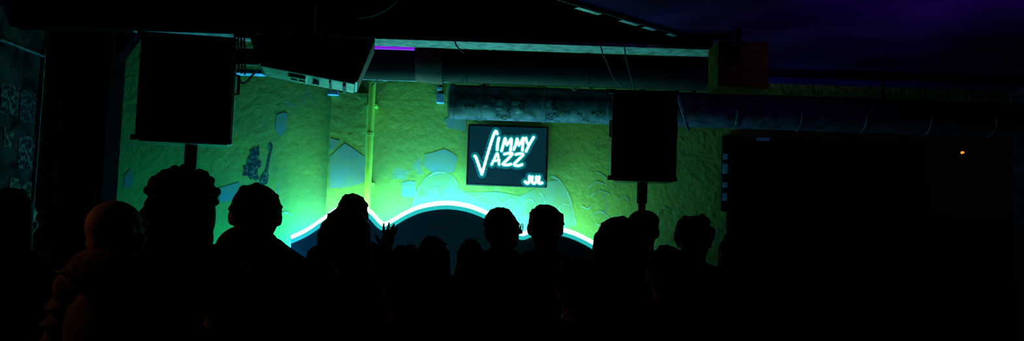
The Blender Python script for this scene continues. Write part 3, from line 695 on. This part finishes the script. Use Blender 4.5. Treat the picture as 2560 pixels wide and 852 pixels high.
    for sd in (-1, 1):
        bm = Acc(); ell(bm, (sd*0.105, 0.055, 0.048), (0.050, 0.135, 0.045), S); ell(bm, (sd*0.10, -0.02, 0.075), (0.048, 0.065, 0.055), S)
        o = remesh(bm, "shoe", SHOE, 0.012, 2, W); kids.append(o)
        mn = min(v.co.z for v in o.data.vertices)
        for v in o.data.vertices: v.co.z -= mn
    for v in body.data.vertices:
        if v.co.z < 0.06: v.co.z = max(v.co.z, 0.008)
    if glasses:
        bm = bmesh.new()
        for sd in (-1, 1):
            c_ = Vector((sd*0.034, 0.108, 1.652))
            sweep(bm, [HW @ (c_+Vector((math.cos(t*math.pi/8)*0.026, 0, math.sin(t*math.pi/8)*0.02))) for t in range(17)], 0.0025, 6)
            sweep(bm, [HW @ Vector((sd*0.06, 0.106, 1.655)), HW @ Vector((sd*0.084, 0.08, 1.655)), HW @ Vector((sd*0.086, -0.01, 1.65))], 0.0022, 6)
        sweep(bm, [HW @ Vector((-0.01, 0.11, 1.655)), HW @ Vector((0.01, 0.11, 1.655))], 0.0025, 6)
        me = bpy.data.meshes.new("glasses"); bm.to_mesh(me); bm.free(); me.materials.append(GLASS); o = link("glasses", me); o.matrix_basis = W; kids.append(o)
    adopt(body, *kids)
    meta(body, label, "person")
    return body
R = math.radians
person(40, 470, 3.7, "long", "person with long hair and dark top facing the stage", hyaw=R(-10))
person(293, 501, 3.12, "bald", "person with shaved head and faded brown hooded jacket", yaw=R(-8), hyaw=R(-25), cl="brown", hood=True, headw=1.12, wide=0.80, neck=1.2, hoodup=0.02)
person(462, 421, 3.85, "afro", "tall person with big curly afro hair and dark shirt", hyaw=R(5), wide=1.08, hood=True)
person(643, 460, 3.4, "short", "person with short dark hair in high-collared dark jacket", hyaw=R(18), hood=True, headw=1.12, hoodup=0.035, neck=1.15)
person(886, 484, 5.2, "short", "person with short hair raising an open hand", hyaw=R(-10), arms=("down", "hand_up"), voxel=0.0065)
person(870, 516, 4.2, "long", "person with long hair in front of the light wave", hyaw=R(-5), headw=1.2, wide=1.05)
person(1030, 606, 2.55, "curly", "person with full curly hair standing close to the viewer", headw=1.05, cl="navy")
person(1082, 588, 4.7, "long", "shorter person with long dark hair facing stage", hyaw=R(12))
person(1258, 518, 5.2, "short", "person with glasses turned sideways, arms folded", hyaw=R(-62), yaw=R(-15), arms=("front", "front"), glasses=True)
person(1178, 596, 5.75, "long", "shorter person in dark jacket near the stage", hood=True)
person(1365, 511, 4.6, "short", "person with short hair and broad shoulders facing stage", wide=1.06, headw=1.06, hood=True)
person(1543, 541, 3.95, "long", "person with long straight hair and dark jacket", hyaw=R(10), hood=True, headw=1.15)
person(1610, 521, 5.05, "cap", "person in dark cap standing beside the loudspeaker stand", hyaw=R(-10), hood=True)
person(1736, 531, 4.35, "curly", "person with tousled hair in dark top", hyaw=R(-8), hood=True)
person(1838, 574, 4.9, "long", "person with shoulder-length hair in the dim area")
person(1445, 640, 3.2, "curly", "shorter person with curly hair among the crowd")
person(1205, 648, 3.75, "bun", "shorter person with hair in a bun among the crowd")
person(800, 640, 3.0, "long", "shorter person with long hair among the crowd")
person(1668, 612, 3.4, "short", "person in a dark jacket with short hair in the crowd", hood=True)
person(570, 630, 2.6, "bun", "person with tied-up hair standing close to the viewer")

# ------------------------------------------------------------ lights
def light(name, kind, loc, col, power, size=0.1, target=None, spot=None, blend=0.6, size_y=None):
    ld = bpy.data.lights.new(name, kind); ld.energy = power; ld.color = col
    if kind == 'AREA':
        ld.size = size
        if size_y: ld.shape = 'RECTANGLE'; ld.size_y = size_y
    else: ld.shadow_soft_size = size
    if kind == 'SPOT': ld.spot_size = math.radians(spot); ld.spot_blend = blend
    o = bpy.data.objects.new(name, ld); o.location = loc; scene.collection.objects.link(o)
    if target is not None:
        o.rotation_euler = (Vector(target)-Vector(loc)).to_track_quat('-Z', 'Y').to_euler()
    return o
light("added_wall_fill", 'AREA', (-1.75, 8.76, 1.38), (0.0, 0.30, 1.0), 62, 0.9, (-1.75, 9.0, 1.64), size_y=0.1)  # unseen blue lamps added behind the panel to tint the wall
light("added_wall_fill", 'AREA', (-0.6, 8.76, 1.52), (0.0, 0.30, 1.0), 62, 1.1, (-0.6, 9.0, 1.78), size_y=0.1)
light("added_wall_fill", 'AREA', (0.4, 8.76, 1.30), (0.0, 0.30, 1.0), 20, 0.8, (0.4, 9.0, 1.56), size_y=0.1)
light("added_cyan_fill", 'AREA', (-2.7, 8.3, 0.7), (0.0, 0.36, 1.0), 32, 0.3, (-2.9, 9.0, 1.7))  # unseen flood added to turn the lower left wall teal
light("added_cyan_spot", 'SPOT', (-0.9, 8.0, 0.9), (0.06, 0.95, 0.9), 200, 0.12, (-1.25, 4.7, 2.9), 66)  # unseen spot added to brighten the hanging speaker's underside
light("added_duct_fill", 'SPOT', (0.0, 7.7, 0.6), (0.04, 0.9, 0.95), 55, 0.12, (0.0, 7.75, 3.1), 80)  # unseen spot added to lift the duct undersides
light("added_panel_fill", 'SPOT', (-0.7, 7.3, 0.9), (0.10, 0.75, 1.0), 7, 0.2, (-0.7, 8.6, 1.45), 95, 1.0)  # weak unseen spot added to give the wave panel a teal front
light("violet_ceiling_wash", 'SPOT', (3.0, 5.3, 2.2), (0.20, 0.02, 1.0), 34, 0.2, (2.7, 6.1, 3.3), 105, 1.0)
light("warm_bar_lamp", 'SPOT', (-2.6, 3.0, 2.1), (1.0, 0.40, 0.14), 9, 0.05, (-1.4, 3.1, 1.45), 50)
light("warm_box_lamp", 'SPOT', (2.2, 5.7, 2.85), (1.0, 0.55, 0.05), 0.6, 0.05, (1.75, 6.6, 3.02), 50)
w = bpy.data.worlds.new("world"); scene.world = w; w.use_nodes = True
w.node_tree.nodes["Background"].inputs[0].default_value = (0.0005, 0.0005, 0.001, 1)
